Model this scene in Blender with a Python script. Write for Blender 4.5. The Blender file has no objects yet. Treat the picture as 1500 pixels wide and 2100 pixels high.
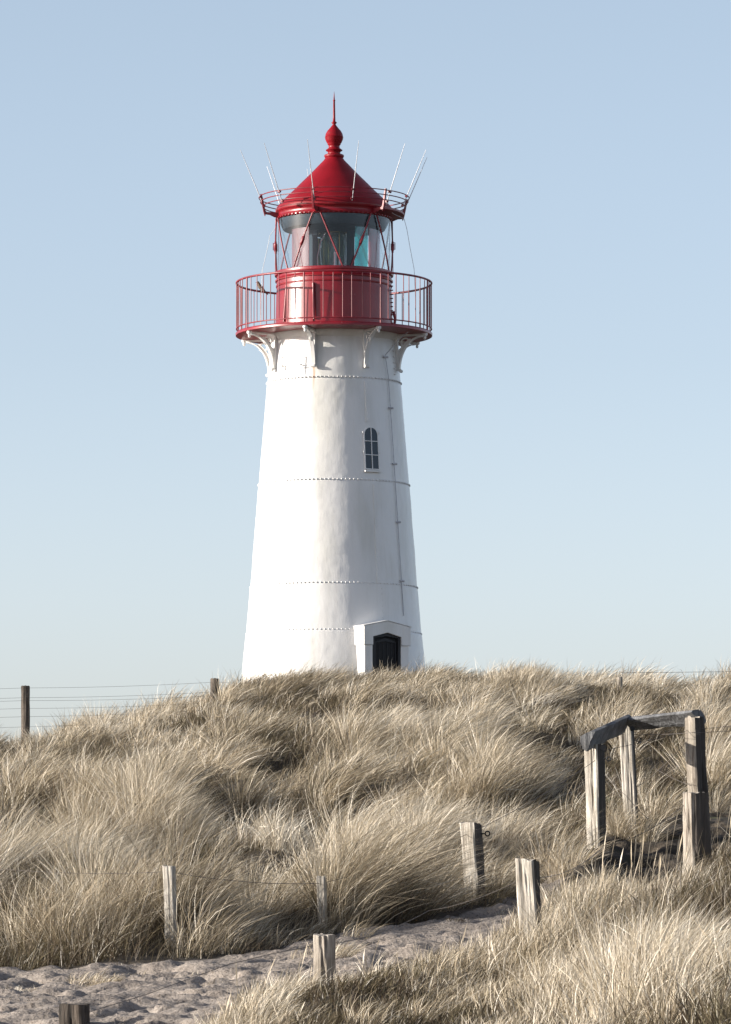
import bpy, math, random
import numpy as np
from mathutils import Vector, Matrix

random.seed(7)
R = math.radians
sc = bpy.context.scene
COL = sc.collection

# ------------------------------------------------------------------ camera
F = 10000.0                      # focal length in photograph pixels (1500 px wide)
PITCH = math.atan(854 / F)
cam_d = bpy.data.cameras.new("camera")
cam_d.sensor_fit = 'HORIZONTAL'
cam_d.sensor_width = 36
cam_d.lens = 36 * F / 1500
cam_d.clip_start = 0.5
cam_d.clip_end = 20000
cam = bpy.data.objects.new("camera", cam_d)
COL.objects.link(cam)
cam.location = (0, 0, 0)
cam.rotation_euler = (math.pi / 2 + PITCH, 0, 0)
sc.camera = cam

def at(px, py, Y):
    dx = (px - 750) / F
    dy = (1050 - py) / F
    y = math.cos(PITCH) - dy * math.sin(PITCH)
    z = math.sin(PITCH) + dy * math.cos(PITCH)
    s = Y / y
    return Vector((dx * s, Y, z * s))

# ------------------------------------------------------------------ light
SUN_EL, SUN_AZ = R(13.0), R(-100.0)       # azimuth measured from +Y towards +X
sd = Vector((math.sin(SUN_AZ) * math.cos(SUN_EL), math.cos(SUN_AZ) * math.cos(SUN_EL), math.sin(SUN_EL)))
sun_d = bpy.data.lights.new("sun", 'SUN')
sun_d.energy = 4.8
sun_d.angle = R(0.5)
sun_d.color = (1.0, 0.925, 0.82)
sun = bpy.data.objects.new("sun", sun_d)
COL.objects.link(sun)
sun.rotation_euler = sd.to_track_quat('Z', 'Y').to_euler()

w = bpy.data.worlds.new("World")
sc.world = w
w.use_nodes = True
nt = w.node_tree
nt.nodes.clear()
sky = nt.nodes.new('ShaderNodeTexSky')
sky.sky_type = 'NISHITA'
sky.sun_disc = False
sky.sun_elevation = SUN_EL
sky.sun_rotation = SUN_AZ
sky.altitude = 0
sky.air_density = 1.0
sky.dust_density = 1.0
sky.ozone_density = 1.2
hs = nt.nodes.new('ShaderNodeHueSaturation')
hs.inputs['Saturation'].default_value = 0.62
mulc = nt.nodes.new('ShaderNodeMix'); mulc.data_type = 'RGBA'; mulc.blend_type = 'MULTIPLY'
mulc.inputs[0].default_value = 1.0
tcw = nt.nodes.new('ShaderNodeTexCoord'); sxw = nt.nodes.new('ShaderNodeSeparateXYZ')
rw_ = nt.nodes.new('ShaderNodeValToRGB')
_e = rw_.color_ramp.elements
_e[0].position = 0.0; _e[0].color = (0.93, 0.975, 1.24, 1)
_e[1].position = 0.55; _e[1].color = (0.66, 0.62, 0.66, 1)
_k = _e.new(0.24); _k.color = (0.88, 0.93, 1.07, 1)
_k = _e.new(0.067); _k.color = (0.93, 0.975, 1.195, 1)
_k = _e.new(0.129); _k.color = (0.89, 0.93, 1.09, 1)
_k = _e.new(0.185); _k.color = (0.865, 0.91, 1.03, 1)
nt.links.new(tcw.outputs['Generated'], sxw.inputs[0]); nt.links.new(sxw.outputs[2], rw_.inputs[0])
nt.links.new(rw_.outputs[0], mulc.inputs[7])
bg = nt.nodes.new('ShaderNodeBackground')
bg.inputs['Strength'].default_value = 0.120
wo = nt.nodes.new('ShaderNodeOutputWorld')
nt.links.new(sky.outputs[0], hs.inputs['Color'])
nt.links.new(hs.outputs[0], mulc.inputs[6])
nt.links.new(mulc.outputs[2], bg.inputs['Color'])
nt.links.new(bg.outputs[0], wo.inputs['Surface'])

sc.view_settings.view_transform = 'Standard'
sc.view_settings.look = 'None'
sc.view_settings.gamma = 1
sc.view_settings.exposure = 0.84
sc.render.engine = 'CYCLES'
sc.cycles.use_denoising = True
sc.cycles.max_bounces = 8
sc.cycles.transparent_max_bounces = 16

# ------------------------------------------------------------------ noise
_rs = np.random.RandomState(11)
_T = _rs.rand(256, 256)
def vnoise(x, y):
    xi = np.floor(x).astype(np.int64); yi = np.floor(y).astype(np.int64)
    fx = x - xi; fy = y - yi
    fx = fx * fx * fx * (fx * (fx * 6 - 15) + 10); fy = fy * fy * fy * (fy * (fy * 6 - 15) + 10)
    a = _T[xi & 255, yi & 255]; b = _T[(xi + 1) & 255, yi & 255]
    c = _T[xi & 255, (yi + 1) & 255]; d = _T[(xi + 1) & 255, (yi + 1) & 255]
    return (a * (1 - fx) + b * fx) * (1 - fy) + (c * (1 - fx) + d * fx) * fy - 0.5
def fbm(x, y, wl, octv=3, off=0.0):
    s = 0; a = 1.0
    for k in range(octv):
        s = s + a * vnoise(x / wl + 17.3 * k + off, y / wl - 9.1 * k + off * 1.7)
        a *= 0.5; wl *= 0.5
    return s
def sstep(a, b, x):
    t = np.clip((x - a) / (b - a), 0, 1)
    return t * t * (3 - 2 * t)

# ------------------------------------------------------------------ mesh helpers
class MB:
    def __init__(self):
        self.v = []; self.f = []; self.sm = []; self.at = []
    def add(self, vs, fs, smooth=False, attr=None):
        o = len(self.v)
        self.v += [tuple(p) for p in vs]
        self.f += [tuple(i + o for i in f) for f in fs]
        self.sm += [smooth] * len(fs)
        self.at += list(attr) if attr is not None else [0.0] * len(fs)
    def box(self, c, sx, sy, sz, m=None):
        vs = [Vector((x * sx / 2, y * sy / 2, z * sz / 2)) for x in (-1, 1) for y in (-1, 1) for z in (-1, 1)]
        if m: vs = [m @ v for v in vs]
        c = Vector(c)
        vs = [v + c for v in vs]
        self.add(vs, [(0, 1, 3, 2), (4, 6, 7, 5), (0, 4, 5, 1), (2, 3, 7, 6), (0, 2, 6, 4), (1, 5, 7, 3)])
    def lathe(self, prof, n=64, smooth=True, a0=None, a1=None, cap=True):
        full = a0 is None
        m = n if full else n + 1
        vs = []
        for r, h in prof:
            for k in range(m):
                a = 2 * math.pi * k / n if full else a0 + (a1 - a0) * k / n
                vs.append((r * math.sin(a), -r * math.cos(a), h))
        fs = []
        for i in range(len(prof) - 1):
            for k in range(n):
                k2 = (k + 1) % m
                fs.append((i * m + k, i * m + k2, (i + 1) * m + k2, (i + 1) * m + k))
        self.add(vs, fs, smooth)
    def tube(self, pts, rad, n=8, smooth=True, caps=True):
        pts = [Vector(p) for p in pts]
        if not hasattr(rad, '__len__'): rad = [rad] * len(pts)
        vs = []; prev = None
        for i, p in enumerate(pts):
            t = (pts[min(i + 1, len(pts) - 1)] - pts[max(i - 1, 0)]).normalized()
            if prev is None:
                u = t.cross(Vector((0, 0, 1)))
                if u.length < 0.1: u = t.cross(Vector((1, 0, 0)))
            else:
                u = prev - t * prev.dot(t)
            u.normalize(); prev = u
            v = t.cross(u)
            for k in range(n):
                a = 2 * math.pi * k / n
                vs.append(p + (u * math.cos(a) + v * math.sin(a)) * rad[i])
        fs = [(i * n + k, i * n + (k + 1) % n, (i + 1) * n + (k + 1) % n, (i + 1) * n + k)
              for i in range(len(pts) - 1) for k in range(n)]
        self.add(vs, fs, smooth)
        if caps:
            self.add(vs[:n], [tuple(range(n))[::-1]]); self.add(vs[-n:], [tuple(range(n))])
    def ring(self, rad, h, tr, n=96, m=6):
        vs = []
        for k in range(n):
            a = 2 * math.pi * k / n
            for j in range(m):
                b = 2 * math.pi * j / m
                r = rad + tr * math.cos(b)
                vs.append((r * math.sin(a), -r * math.cos(a), h + tr * math.sin(b)))
        fs = [(k * m + j, ((k + 1) % n) * m + j, ((k + 1) % n) * m + (j + 1) % m, k * m + (j + 1) % m)
              for k in range(n) for j in range(m)]
        self.add(vs, fs, True)
    def prism(self, poly, fn, d0, d1):
        """poly in (s,h); fn(s,h,d) -> point; extruded from d0 to d1"""
        n = len(poly)
        vs = [fn(s, h, d0) for s, h in poly] + [fn(s, h, d1) for s, h in poly]
        fs = [tuple(range(n)), tuple(range(2 * n - 1, n - 1, -1))]
        fs += [(i, i + n, (i + 1) % n + n, (i + 1) % n) for i in range(n)]
        self.add(vs, fs)
    def build(self, name, mat, parent=None, bevel=0):
        me = bpy.data.meshes.new(name)
        me.from_pydata(self.v, [], self.f)
        me.polygons.foreach_set('use_smooth', self.sm)
        me.materials.append(mat)
        if any(self.at):
            me.attributes.new('bark', 'FLOAT', 'FACE').data.foreach_set('value', self.at)  # 'bark' marks the faces that get the painted-in shade
        me.update()
        o = bpy.data.objects.new(name, me)
        COL.objects.link(o)
        if parent: o.parent = parent
        import bmesh
        bm = bmesh.new(); bm.from_mesh(me)
        bmesh.ops.remove_doubles(bm, verts=bm.verts, dist=1e-5)
        bmesh.ops.recalc_face_normals(bm, faces=bm.faces)
        bm.to_mesh(me); bm.free()
        if any(self.sm): me.set_sharp_from_angle(angle=R(66))
        if bevel:
            b = o.modifiers.new('bevel', 'BEVEL'); b.width = bevel; b.segments = 2; b.limit_method = 'ANGLE'
        return o

def tag(o, label=None, cat=None, group=None, kind=None):
    if label: o['label'] = label
    if cat: o['category'] = cat
    if group: o['group'] = group
    if kind: o['kind'] = kind
    return o
def empty(name, loc, rz=0):
    o = bpy.data.objects.new(name, None)
    COL.objects.link(o); o.location = loc; o.rotation_euler = (0, 0, rz)
    return o

# ------------------------------------------------------------------ materials
def mat(name):
    m = bpy.data.materials.new(name); m.use_nodes = True
    n = m.node_tree; b = n.nodes['Principled BSDF']
    return m, n, b
def N(n, t, **kw):
    x = n.nodes.new(t)
    for k, v in kw.items(): setattr(x, k, v)
    return x
def noise_node(n, scale, detail=6, vec=None, stretch=None, rough=0.55):
    no = N(n, 'ShaderNodeTexNoise'); no.inputs['Scale'].default_value = scale
    no.inputs['Detail'].default_value = detail; no.inputs['Roughness'].default_value = rough
    tc = N(n, 'ShaderNodeTexCoord')
    mp = N(n, 'ShaderNodeMapping')
    if stretch: mp.inputs['Scale'].default_value = stretch
    n.links.new(tc.outputs['Object'], mp.inputs['Vector'])
    n.links.new(mp.outputs[0], no.inputs['Vector'])
    return no
def ramp(n, src, stops):
    r = N(n, 'ShaderNodeValToRGB')
    els = r.color_ramp.elements
    while len(els) < len(stops): els.new(0.5)
    for e, (p, c) in zip(els, stops):
        e.position = p; e.color = (*c, 1)
    n.links.new(src, r.inputs[0])
    return r
def mixc(n, fac, a, b, mode='MIX'):
    x = N(n, 'ShaderNodeMix', data_type='RGBA', blend_type=mode)
    for sock, v in ((x.inputs[0], fac), (x.inputs[6], a), (x.inputs[7], b)):
        if isinstance(v, (int, float)): sock.default_value = v
        elif isinstance(v, tuple): sock.default_value = (*v, 1)
        else: n.links.new(v, sock)
    return x.outputs[2]
def math_(n, op, a, b=None, c=None):
    x = N(n, 'ShaderNodeMath', operation=op)
    for i, v in enumerate((a, b, c)):
        if v is None: continue
        if isinstance(v, (int, float)): x.inputs[i].default_value = v
        else: n.links.new(v, x.inputs[i])
    return x.outputs[0]
def bump(n, b, h, strength, dist):
    x = N(n, 'ShaderNodeBump'); x.inputs['Strength'].default_value = strength
    x.inputs['Distance'].default_value = dist
    n.links.new(h, x.inputs['Height']); n.links.new(x.outputs[0], b.inputs['Normal'])

def m_white():
    m, n, b = mat('white_paint')
    no = noise_node(n, 1.6, 7, stretch=(1, 1, 0.25))
    c = ramp(n, no.outputs['Fac'], [(0.3, (0.60, 0.59, 0.55)), (0.55, (0.76, 0.75, 0.735)), (0.8, (0.80, 0.795, 0.785))])
    fine = noise_node(n, 24, 4)
    f = ramp(n, fine.outputs['Fac'], [(0.62, (0, 0, 0)), (0.78, (1, 1, 1))])
    col = mixc(n, math_(n, 'MULTIPLY', f.outputs[0], 0.14), c.outputs[0], (0.45, 0.44, 0.43))
    st = noise_node(n, 9, 5, stretch=(1, 1, 0.05))
    sr = ramp(n, st.outputs['Fac'], [(0.55, (0, 0, 0)), (0.72, (1, 1, 1))])
    col = mixc(n, math_(n, 'MULTIPLY', sr.outputs[0], 0.16), col, (0.52, 0.47, 0.40))
    # rust streak below the bracket foot
    tc = N(n, 'ShaderNodeTexCoord'); sx = N(n, 'ShaderNodeSeparateXYZ')
    n.links.new(tc.outputs['Object'], sx.inputs[0])
    wob = noise_node(n, 6, 3, stretch=(1, 1, 0.4))
    xx = math_(n, 'ADD', sx.outputs[0], math_(n, 'MULTIPLY', math_(n, 'SUBTRACT', wob.outputs['Fac'], 0.5), 0.10))
    dx = math_(n, 'ABSOLUTE', math_(n, 'ADD', xx, 0.405))
    a = N(n, 'ShaderNodeMapRange'); a.interpolation_type = 'SMOOTHSTEP'
    n.links.new(dx, a.inputs[0]); a.inputs[1].default_value = 0.0; a.inputs[2].default_value = 0.05
    a.inputs[3].default_value = 1; a.inputs[4].default_value = 0
    hz = N(n, 'ShaderNodeMapRange'); hz.interpolation_type = 'SMOOTHSTEP'
    n.links.new(sx.outputs[2], hz.inputs[0]); hz.inputs[1].default_value = 5.75; hz.inputs[2].default_value = 6.3
    lim = math_(n, 'LESS_THAN', sx.outputs[2], 6.42)
    frt = math_(n, 'LESS_THAN', sx.outputs[1], 0)
    msk = math_(n, 'MULTIPLY', math_(n, 'MULTIPLY', a.outputs[0], hz.outputs[0]), math_(n, 'MULTIPLY', lim, frt))
    col = mixc(n, math_(n, 'MULTIPLY', msk, 0.65), col, (0.50, 0.24, 0.09))
    n.links.new(col, b.inputs['Base Color'])
    b.inputs['Roughness'].default_value = 0.34
    bn = noise_node(n, 3.0, 6, stretch=(1, 1, 0.3), rough=0.6)
    b2 = noise_node(n, 17, 6, stretch=(1, 1, 0.45), rough=0.65)
    hb = math_(n, 'ADD', math_(n, 'MULTIPLY', bn.outputs['Fac'], 1.0), math_(n, 'MULTIPLY', b2.outputs['Fac'], 0.22))
    bump(n, b, hb, 0.3, 0.035)
    return m
def m_red(name='red_paint', base=(0.25, 0.006, 0.014), rough=0.33, dark=(0.175, 0.004, 0.010), weather=0.0, spec=0.6):
    m, n, b = mat(name)
    no = noise_node(n, 4, 6, stretch=(1, 1, 0.4))
    c = ramp(n, no.outputs['Fac'], [(0.3, dark), (0.65, base)])
    fl = noise_node(n, 45, 3, stretch=(1, 1, 0.45))
    f = ramp(n, fl.outputs['Fac'], [(0.70, (0, 0, 0)), (0.76, (1, 1, 1))])
    col = mixc(n, math_(n, 'MULTIPLY', f.outputs[0], weather), c.outputs[0], (0.62, 0.35, 0.33))
    n.links.new(col, b.inputs['Base Color'])
    b.inputs['Roughness'].default_value = rough
    bn = noise_node(n, 14, 5)
    b.inputs['Specular IOR Level'].default_value = spec
    bump(n, b, bn.outputs['Fac'], 0.12, 0.008)
    return m
def m_plain(name, col, rough=0.6, metal=0.0, var=0.3, scale=12):
    m, n, b = mat(name)
    no = noise_node(n, scale, 5)
    lo = tuple(c * (1 - var) for c in col)
    c = ramp(n, no.outputs['Fac'], [(0.3, lo), (0.7, col)])
    n.links.new(c.outputs[0], b.inputs['Base Color'])
    b.inputs['Roughness'].default_value = rough; b.inputs['Metallic'].default_value = metal
    return m
def m_tint(name, col, transp, glossy=0.06):
    """tinted clear sheet: transparent + a little translucent body + a glossy coat"""
    m = bpy.data.materials.new(name); m.use_nodes = True
    n = m.node_tree; n.nodes.clear()
    t = N(n, 'ShaderNodeBsdfTransparent'); t.inputs[0].default_value = (*col, 1)
    d = N(n, 'ShaderNodeBsdfDiffuse'); d.inputs[0].default_value = (*[c * 0.8 for c in col], 1)
    tl = N(n, 'ShaderNodeBsdfTranslucent'); tl.inputs[0].default_value = (*col, 1)
    g = N(n, 'ShaderNodeBsdfGlossy'); g.inputs['Roughness'].default_value = 0.05
    m0 = N(n, 'ShaderNodeMixShader'); m0.inputs[0].default_value = 0.5
    n.links.new(d.outputs[0], m0.inputs[1]); n.links.new(tl.outputs[0], m0.inputs[2])
    m1 = N(n, 'ShaderNodeMixShader'); m1.inputs[0].default_value = transp
    n.links.new(m0.outputs[0], m1.inputs[1]); n.links.new(t.outputs[0], m1.inputs[2])
    m2 = N(n, 'ShaderNodeMixShader')
    lw = N(n, 'ShaderNodeFresnel'); gb = N(n, 'ShaderNodeNewGeometry')
    n.links.new(math_(n, 'MULTIPLY_ADD', gb.outputs['Backfacing'], 1 / 1.45 - 1.45, 1.45), lw.inputs[0])
    n.links.new(math_(n, 'ADD', lw.outputs[0], glossy), m2.inputs[0])
    n.links.new(m1.outputs[0], m2.inputs[1]); n.links.new(g.outputs[0], m2.inputs[2])
    o = N(n, 'ShaderNodeOutputMaterial'); n.links.new(m2.outputs[0], o.inputs[0])
    return m
def m_wood(name, light, dark, bark=(0.075, 0.062, 0.052)):  # bark: dark tone of the painted-in shade
    m, n, b = mat(name)
    g = noise_node(n, 38, 8, stretch=(1, 1, 0.06), rough=0.65)
    big = noise_node(n, 5, 4)
    c = ramp(n, g.outputs['Fac'], [(0.33, dark), (0.47, tuple((a + d) / 2 for a, d in zip(light, dark))), (0.62, light)])
    c2 = ramp(n, big.outputs['Fac'], [(0.35, (0.65, 0.63, 0.60)), (0.6, (1, 1, 1))])
    col = mixc(n, 1.0, c.outputs[0], c2.outputs[0], 'MULTIPLY')
    ba = N(n, 'ShaderNodeAttribute', attribute_name='bark')     # streaky dark tone painted on faces turned from the sun, as shade
    bc = ramp(n, g.outputs['Fac'], [(0.35, tuple(q * .45 for q in bark)), (0.6, bark), (0.75, tuple(q * 2.2 for q in bark))])  # streaky tones of the painted-in shade
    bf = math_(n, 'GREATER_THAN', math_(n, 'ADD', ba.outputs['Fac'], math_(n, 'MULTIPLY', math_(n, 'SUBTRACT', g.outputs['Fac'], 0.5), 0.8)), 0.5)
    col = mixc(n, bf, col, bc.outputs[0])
    n.links.new(col, b.inputs['Base Color'])
    b.inputs['Roughness'].default_value = 0.85
    bump(n, b, g.outputs['Fac'], 0.9, 0.02)
    return m

WHITE = m_white()
RED = m_red(weather=0.5)
RED_ROOF = m_red('red_roof_paint', rough=0.42, base=(0.235, 0.005, 0.012), dark=(0.185, 0.004, 0.009), spec=0.3)
RED_RAIL = m_red('red_rail_paint', rough=0.42, base=(0.26, 0.02, 0.03), dark=(0.13, 0.012, 0.02), weather=0.6)
SILVER = m_plain('galvanised_metal', (0.70, 0.70, 0.72), 0.55, 0.3)
BLACKM = m_plain('black_metal', (0.02, 0.02, 0.022), 0.5, 0.3)
DOORM = m_plain('dark_door_paint', (0.010, 0.010, 0.012), 0.75)
PANE = m_plain('dark_window_glass', (0.012, 0.022, 0.032), 0.06)
DARKIN = m_plain('dark_lantern_interior', (0.040, 0.062, 0.082), 0.9)
CABLE = m_plain('white_cable_sheath', (0.75, 0.75, 0.75), 0.5)
GREYP = m_plain('grey_conduit', (0.55, 0.55, 0.58), 0.5)
BRASS = m_plain('brass', (0.55, 0.42, 0.18), 0.25, 0.9)
GLASS = m_tint('storm_pane_glass', (0.84, 0.88, 0.90), 0.985, 0.01)
FRED = m_tint('red_filter_glass', (0.50, 0.17, 0.20), 0.50)
FCYAN = m_tint('green_filter_glass', (0.05, 0.62, 0.62), 0.7)
LENS = m_tint('lens_glass', (0.62, 0.74, 0.70), 0.50, 0.40)
WOOD = m_wood('weathered_oak', (0.50, 0.455, 0.39), (0.16, 0.13, 0.105))
WOOD_PALE = m_wood('bleached_oak', (0.62, 0.585, 0.52), (0.28, 0.245, 0.20))
WOOD_DARK = m_wood('old_grey_timber', (0.14, 0.112, 0.09), (0.03, 0.025, 0.02))
WOOD_BEAM = m_wood('grey_split_beam', (0.22, 0.225, 0.235), (0.075, 0.078, 0.085))
WIRE = m_plain('rusty_fence_wire', (0.17, 0.15, 0.135), 0.6, 0.4)

# ------------------------------------------------------------------ terrain
YK = [14, 20, 24, 28, 31, 34, 36.5, 39, 42, 46, 52, 60, 66, 70, 73, 78, 88, 100, 112]
COLS = {
    -300: [2900, 2420, 2230, 2105, 2030, 1965, 1925, 1880, 1830, 1770, 1690, 1622, 1584, 1576, 1580, 1594, 1600, 1620, 1640],
    0:    [2850, 2380, 2200, 2085, 2025, 1965, 1925, 1880, 1825, 1760, 1675, 1598, 1568, 1560, 1560, 1570, 1580, 1600, 1620],
    200:  [2800, 2350, 2180, 2075, 2015, 1960, 1920, 1872, 1815, 1745, 1655, 1578, 1542, 1530, 1528, 1535, 1540, 1560, 1590],
    440:  [2700, 2300, 2150, 2060, 2000, 1950, 1910, 1860, 1800, 1730, 1640, 1545, 1492, 1462, 1450, 1452, 1462, 1480, 1500],
    600:  [2650, 2230, 2100, 2040, 1992, 1938, 1895, 1850, 1792, 1720, 1625, 1525, 1466, 1440, 1430, 1428, 1422, 1414, 1420],
    800:  [2600, 2210, 2090, 2030, 1985, 1920, 1872, 1828, 1775, 1710, 1620, 1520, 1462, 1434, 1426, 1425, 1419, 1413, 1420],
    1000: [2550, 2210, 2095, 2030, 1975, 1910, 1858, 1812, 1768, 1708, 1622, 1525, 1465, 1432, 1420, 1422, 1425, 1430, 1440],
    1100: [2500, 2190, 2085, 2015, 1965, 1900, 1852, 1808, 1768, 1708, 1625, 1528, 1465, 1432, 1420, 1422, 1428, 1440, 1455],
    1200: [2480, 2160, 2055, 1985, 1935, 1875, 1800, 1712, 1690, 1662, 1622, 1530, 1466, 1432, 1419, 1421, 1429, 1442, 1457],
    1300: [2450, 2130, 2015, 1965, 1925, 1868, 1802, 1728, 1672, 1645, 1620, 1530, 1468, 1432, 1418, 1420, 1430, 1445, 1460],
    1500: [2400, 2080, 1935, 1850, 1805, 1772, 1750, 1708, 1662, 1640, 1612, 1530, 1475, 1438, 1422, 1422, 1430, 1445, 1460],
    1800: [2350, 2040, 1900, 1815, 1775, 1750, 1735, 1705, 1712, 1675, 1612, 1535, 1480, 1442, 1424, 1422, 1430, 1445, 1460],
}
UG = np.arange(-300, 1801, 20.0); YG = np.arange(14, 112.01, 0.5)
_ck = sorted(COLS)
_colY = np.array([np.interp(YG, YK, COLS[c]) for c in _ck])               # cols x Y
_tab = np.array([[np.interp(u, _ck, _colY[:, j]) for j in range(len(YG))] for u in UG])
for _ in range(6):                                                        # smooth the control surface
    p = np.pad(_tab, 1, mode='edge')
    _tab = (p[:-2, 1:-1] + p[2:, 1:-1] + p[1:-1, :-2] + p[1:-1, 2:] + 2 * p[1:-1, 1:-1]) / 6
_dy = (1050 - _tab) / F
ZT = (math.sin(PITCH) + _dy * math.cos(PITCH)) / (math.cos(PITCH) - _dy * math.sin(PITCH)) * YG[None, :]

def u_of(X, Y):
    return 750 + F * X / np.maximum(Y, 1.0) * 0.9995
PU = [-300, 0, 200, 400, 440, 500, 600, 700, 900, 1000, 1100, 1200, 1300, 1400, 1500, 1800]
PN = [18, 18, 18, 20, 25.0, 26.8, 27.6, 28.4, 30.4, 32.2, 34.2, 35.2, 35.5, 35.9, 36.5, 38]
PF = [32.0, 32.5, 32.8, 33.4, 33.5, 33.8, 34.2, 34.6, 35.5, 36.4, 38.0, 39.6, 41.0, 42.0, 43.0, 45]
def path_mask(X, Y):
    u = u_of(X, Y) + 40 * fbm(X, Y, 1.3, 2, 4.0)
    n_ = np.interp(u, PU, PN) + 1.2 * fbm(X, Y, 1.1, 3, 1.0)
    f_ = np.interp(u, PU, PF) + 0.9 * fbm(X, Y, 1.0, 3, 2.0)
    return sstep(-0.25, 0.25, Y - n_) * sstep(-0.25, 0.25, f_ - Y)

def ground_base(X, Y):
    X = np.asarray(X, float); Y = np.asarray(Y, float)
    Yc = np.clip(Y, 14, 112)
    u = np.clip(u_of(X, Yc), -300, 1800)
    a = (u + 300) / 20; b = (Yc - 14) / 0.5
    i = np.clip(np.floor(a).astype(int), 0, len(UG) - 2); j = np.clip(np.floor(b).astype(int), 0, len(YG) - 2)
    fa = a - i; fb = b - j
    z = (ZT[i, j] * (1 - fa) + ZT[i + 1, j] * fa) * (1 - fb) + (ZT[i, j + 1] * (1 - fa) + ZT[i + 1, j + 1] * fa) * fb
    far = sstep(112, 220, Y)
    z = z * (1 - far) + far * (-1.5)
    wide = sstep(25, 140, np.abs(X))
    z = z * (1 - wide) + wide * np.minimum(z, 1.0)
    near = sstep(14, 4, Y)
    return z * (1 - near) + near * (-1.6)
def hummock(X, Y):
    return 0.46 * fbm(X * 1.15, Y / 1.9, 1.35, 2, 3.0) + 0.18 * fbm(X, Y / 1.4, 0.7, 2, 7.0)
def hollow(X, Y):
    u = u_of(X, Y)
    yc = np.interp(u, [1180, 1240, 1330, 1420, 1560], [36.7, 37.0, 37.3, 37.5, 37.8])
    return np.exp(-((u - 1378) / 128) ** 4) * np.exp(-((Y - yc) / 1.2) ** 2)
def bare(X, Y):
    u = u_of(X, Y) + 30 * fbm(X, Y, 0.6, 2, 5.0)
    top = np.interp(u, [1215, 1235, 1320, 1350, 1500], [37.5, 38.9, 39.0, 40.9, 41.3]) + 0.8 * fbm(X, Y, 0.5, 2, 15.0)
    return (u > 1215) & (u < 1520) & (Y > 35.7) & (Y < top)
def ground(X, Y, pm=None):
    if pm is None: pm = path_mask(X, Y)
    z = ground_base(X, Y)
    g = 1 - pm
    hum = hummock(X, Y)
    near_tower = np.clip(np.hypot(X + 0.65, Y - 100) / 4 - 0.4, 0, 1)
    u = u_of(X, Y); n_ = np.interp(u, PU, PN); f_ = np.interp(u, PU, PF)
    w_ = np.where(Y < (n_ + f_) / 2, 0.55 * sstep(0.3, 4.0, n_ - Y), sstep(-0.2, 1.6, Y - f_)) * (1 - 0.72 * sstep(54, 68, Y))
    z = z + hum * g * w_ * sstep(20, 26, Y) * near_tower
    z = z - 0.16 * hollow(X, Y)
    # trodden sand: soft waves, footprints and small crumbs
    foot = np.maximum(0, fbm(X, Y, 0.22, 2, 21.0) - 0.08) * -0.24
    sand = 0.035 * fbm(X, Y, 0.9, 2, 12.0) + foot + 0.055 * fbm(X, Y, 0.15, 3, 31.0)
    return z + sand * pm

def axis(segs):
    out = []
    for a, b, st in segs:
        n_ = max(1, int(round((b - a) / st)))
        out += list(np.linspace(a, b, n_, endpoint=False))
    out.append(segs[-1][1])
    return np.array(out)
XA = axis([(-4000, -400, 600), (-400, -60, 40), (-60, -14, 3), (-14, -5, .25), (-5, 4.2, .045), (4.2, 12, .25), (12, 60, 3), (60, 400, 40), (400, 4000, 600)])
YA = axis([(-300, 0, 50), (0, 14, 2), (14, 20, .3), (20, 45, .045), (45, 110, .3), (110, 220, 4), (220, 800, 60), (800, 9000, 900)])
GX, GY = np.meshgrid(XA, YA, indexing='ij')
PM = path_mask(GX, GY) * ((GY > 14) & (GY < 46) & (np.abs(GX) < 14))
GZ = ground(GX, GY, PM)

def m_ground():
    m, n, b = mat('dune_ground')
    a = N(n, 'ShaderNodeAttribute', attribute_name='path')
    s1 = noise_node(n, 3.5, 6); s2 = noise_node(n, 60, 4)
    sand = ramp(n, s1.outputs['Fac'], [(0.3, (0.22, 0.188, 0.162)), (0.7, (0.38, 0.33, 0.285))])
    crumbs = ramp(n, s2.outputs['Fac'], [(0.28, (0.35, 0.32, 0.30)), (0.5, (1, 1, 1))])
    sandc = mixc(n, 1.0, sand.outputs[0], crumbs.outputs[0], 'MULTIPLY')
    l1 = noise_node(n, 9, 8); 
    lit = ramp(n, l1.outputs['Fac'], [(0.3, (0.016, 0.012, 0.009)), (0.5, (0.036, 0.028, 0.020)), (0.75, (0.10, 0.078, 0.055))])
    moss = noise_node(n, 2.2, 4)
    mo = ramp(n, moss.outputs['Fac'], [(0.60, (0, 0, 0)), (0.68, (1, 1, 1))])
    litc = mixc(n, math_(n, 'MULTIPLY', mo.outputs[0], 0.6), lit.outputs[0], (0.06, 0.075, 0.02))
    e = noise_node(n, 7, 6)
    f = math_(n, 'ADD', a.outputs['Fac'], math_(n, 'MULTIPLY', math_(n, 'SUBTRACT', e.outputs['Fac'], 0.5), 0.9))
    fr = N(n, 'ShaderNodeMapRange'); fr.interpolation_type = 'SMOOTHSTEP'
    n.links.new(f, fr.inputs[0]); fr.inputs[1].default_value = 0.3; fr.inputs[2].default_value = 0.62
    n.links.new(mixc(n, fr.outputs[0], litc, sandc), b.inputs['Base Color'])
    b.inputs['Roughness'].default_value = 0.95
    bn = noise_node(n, 26, 8)
    bump(n, b, bn.outputs['Fac'], 0.7, 0.03)
    return m
GM = m_ground()
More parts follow.
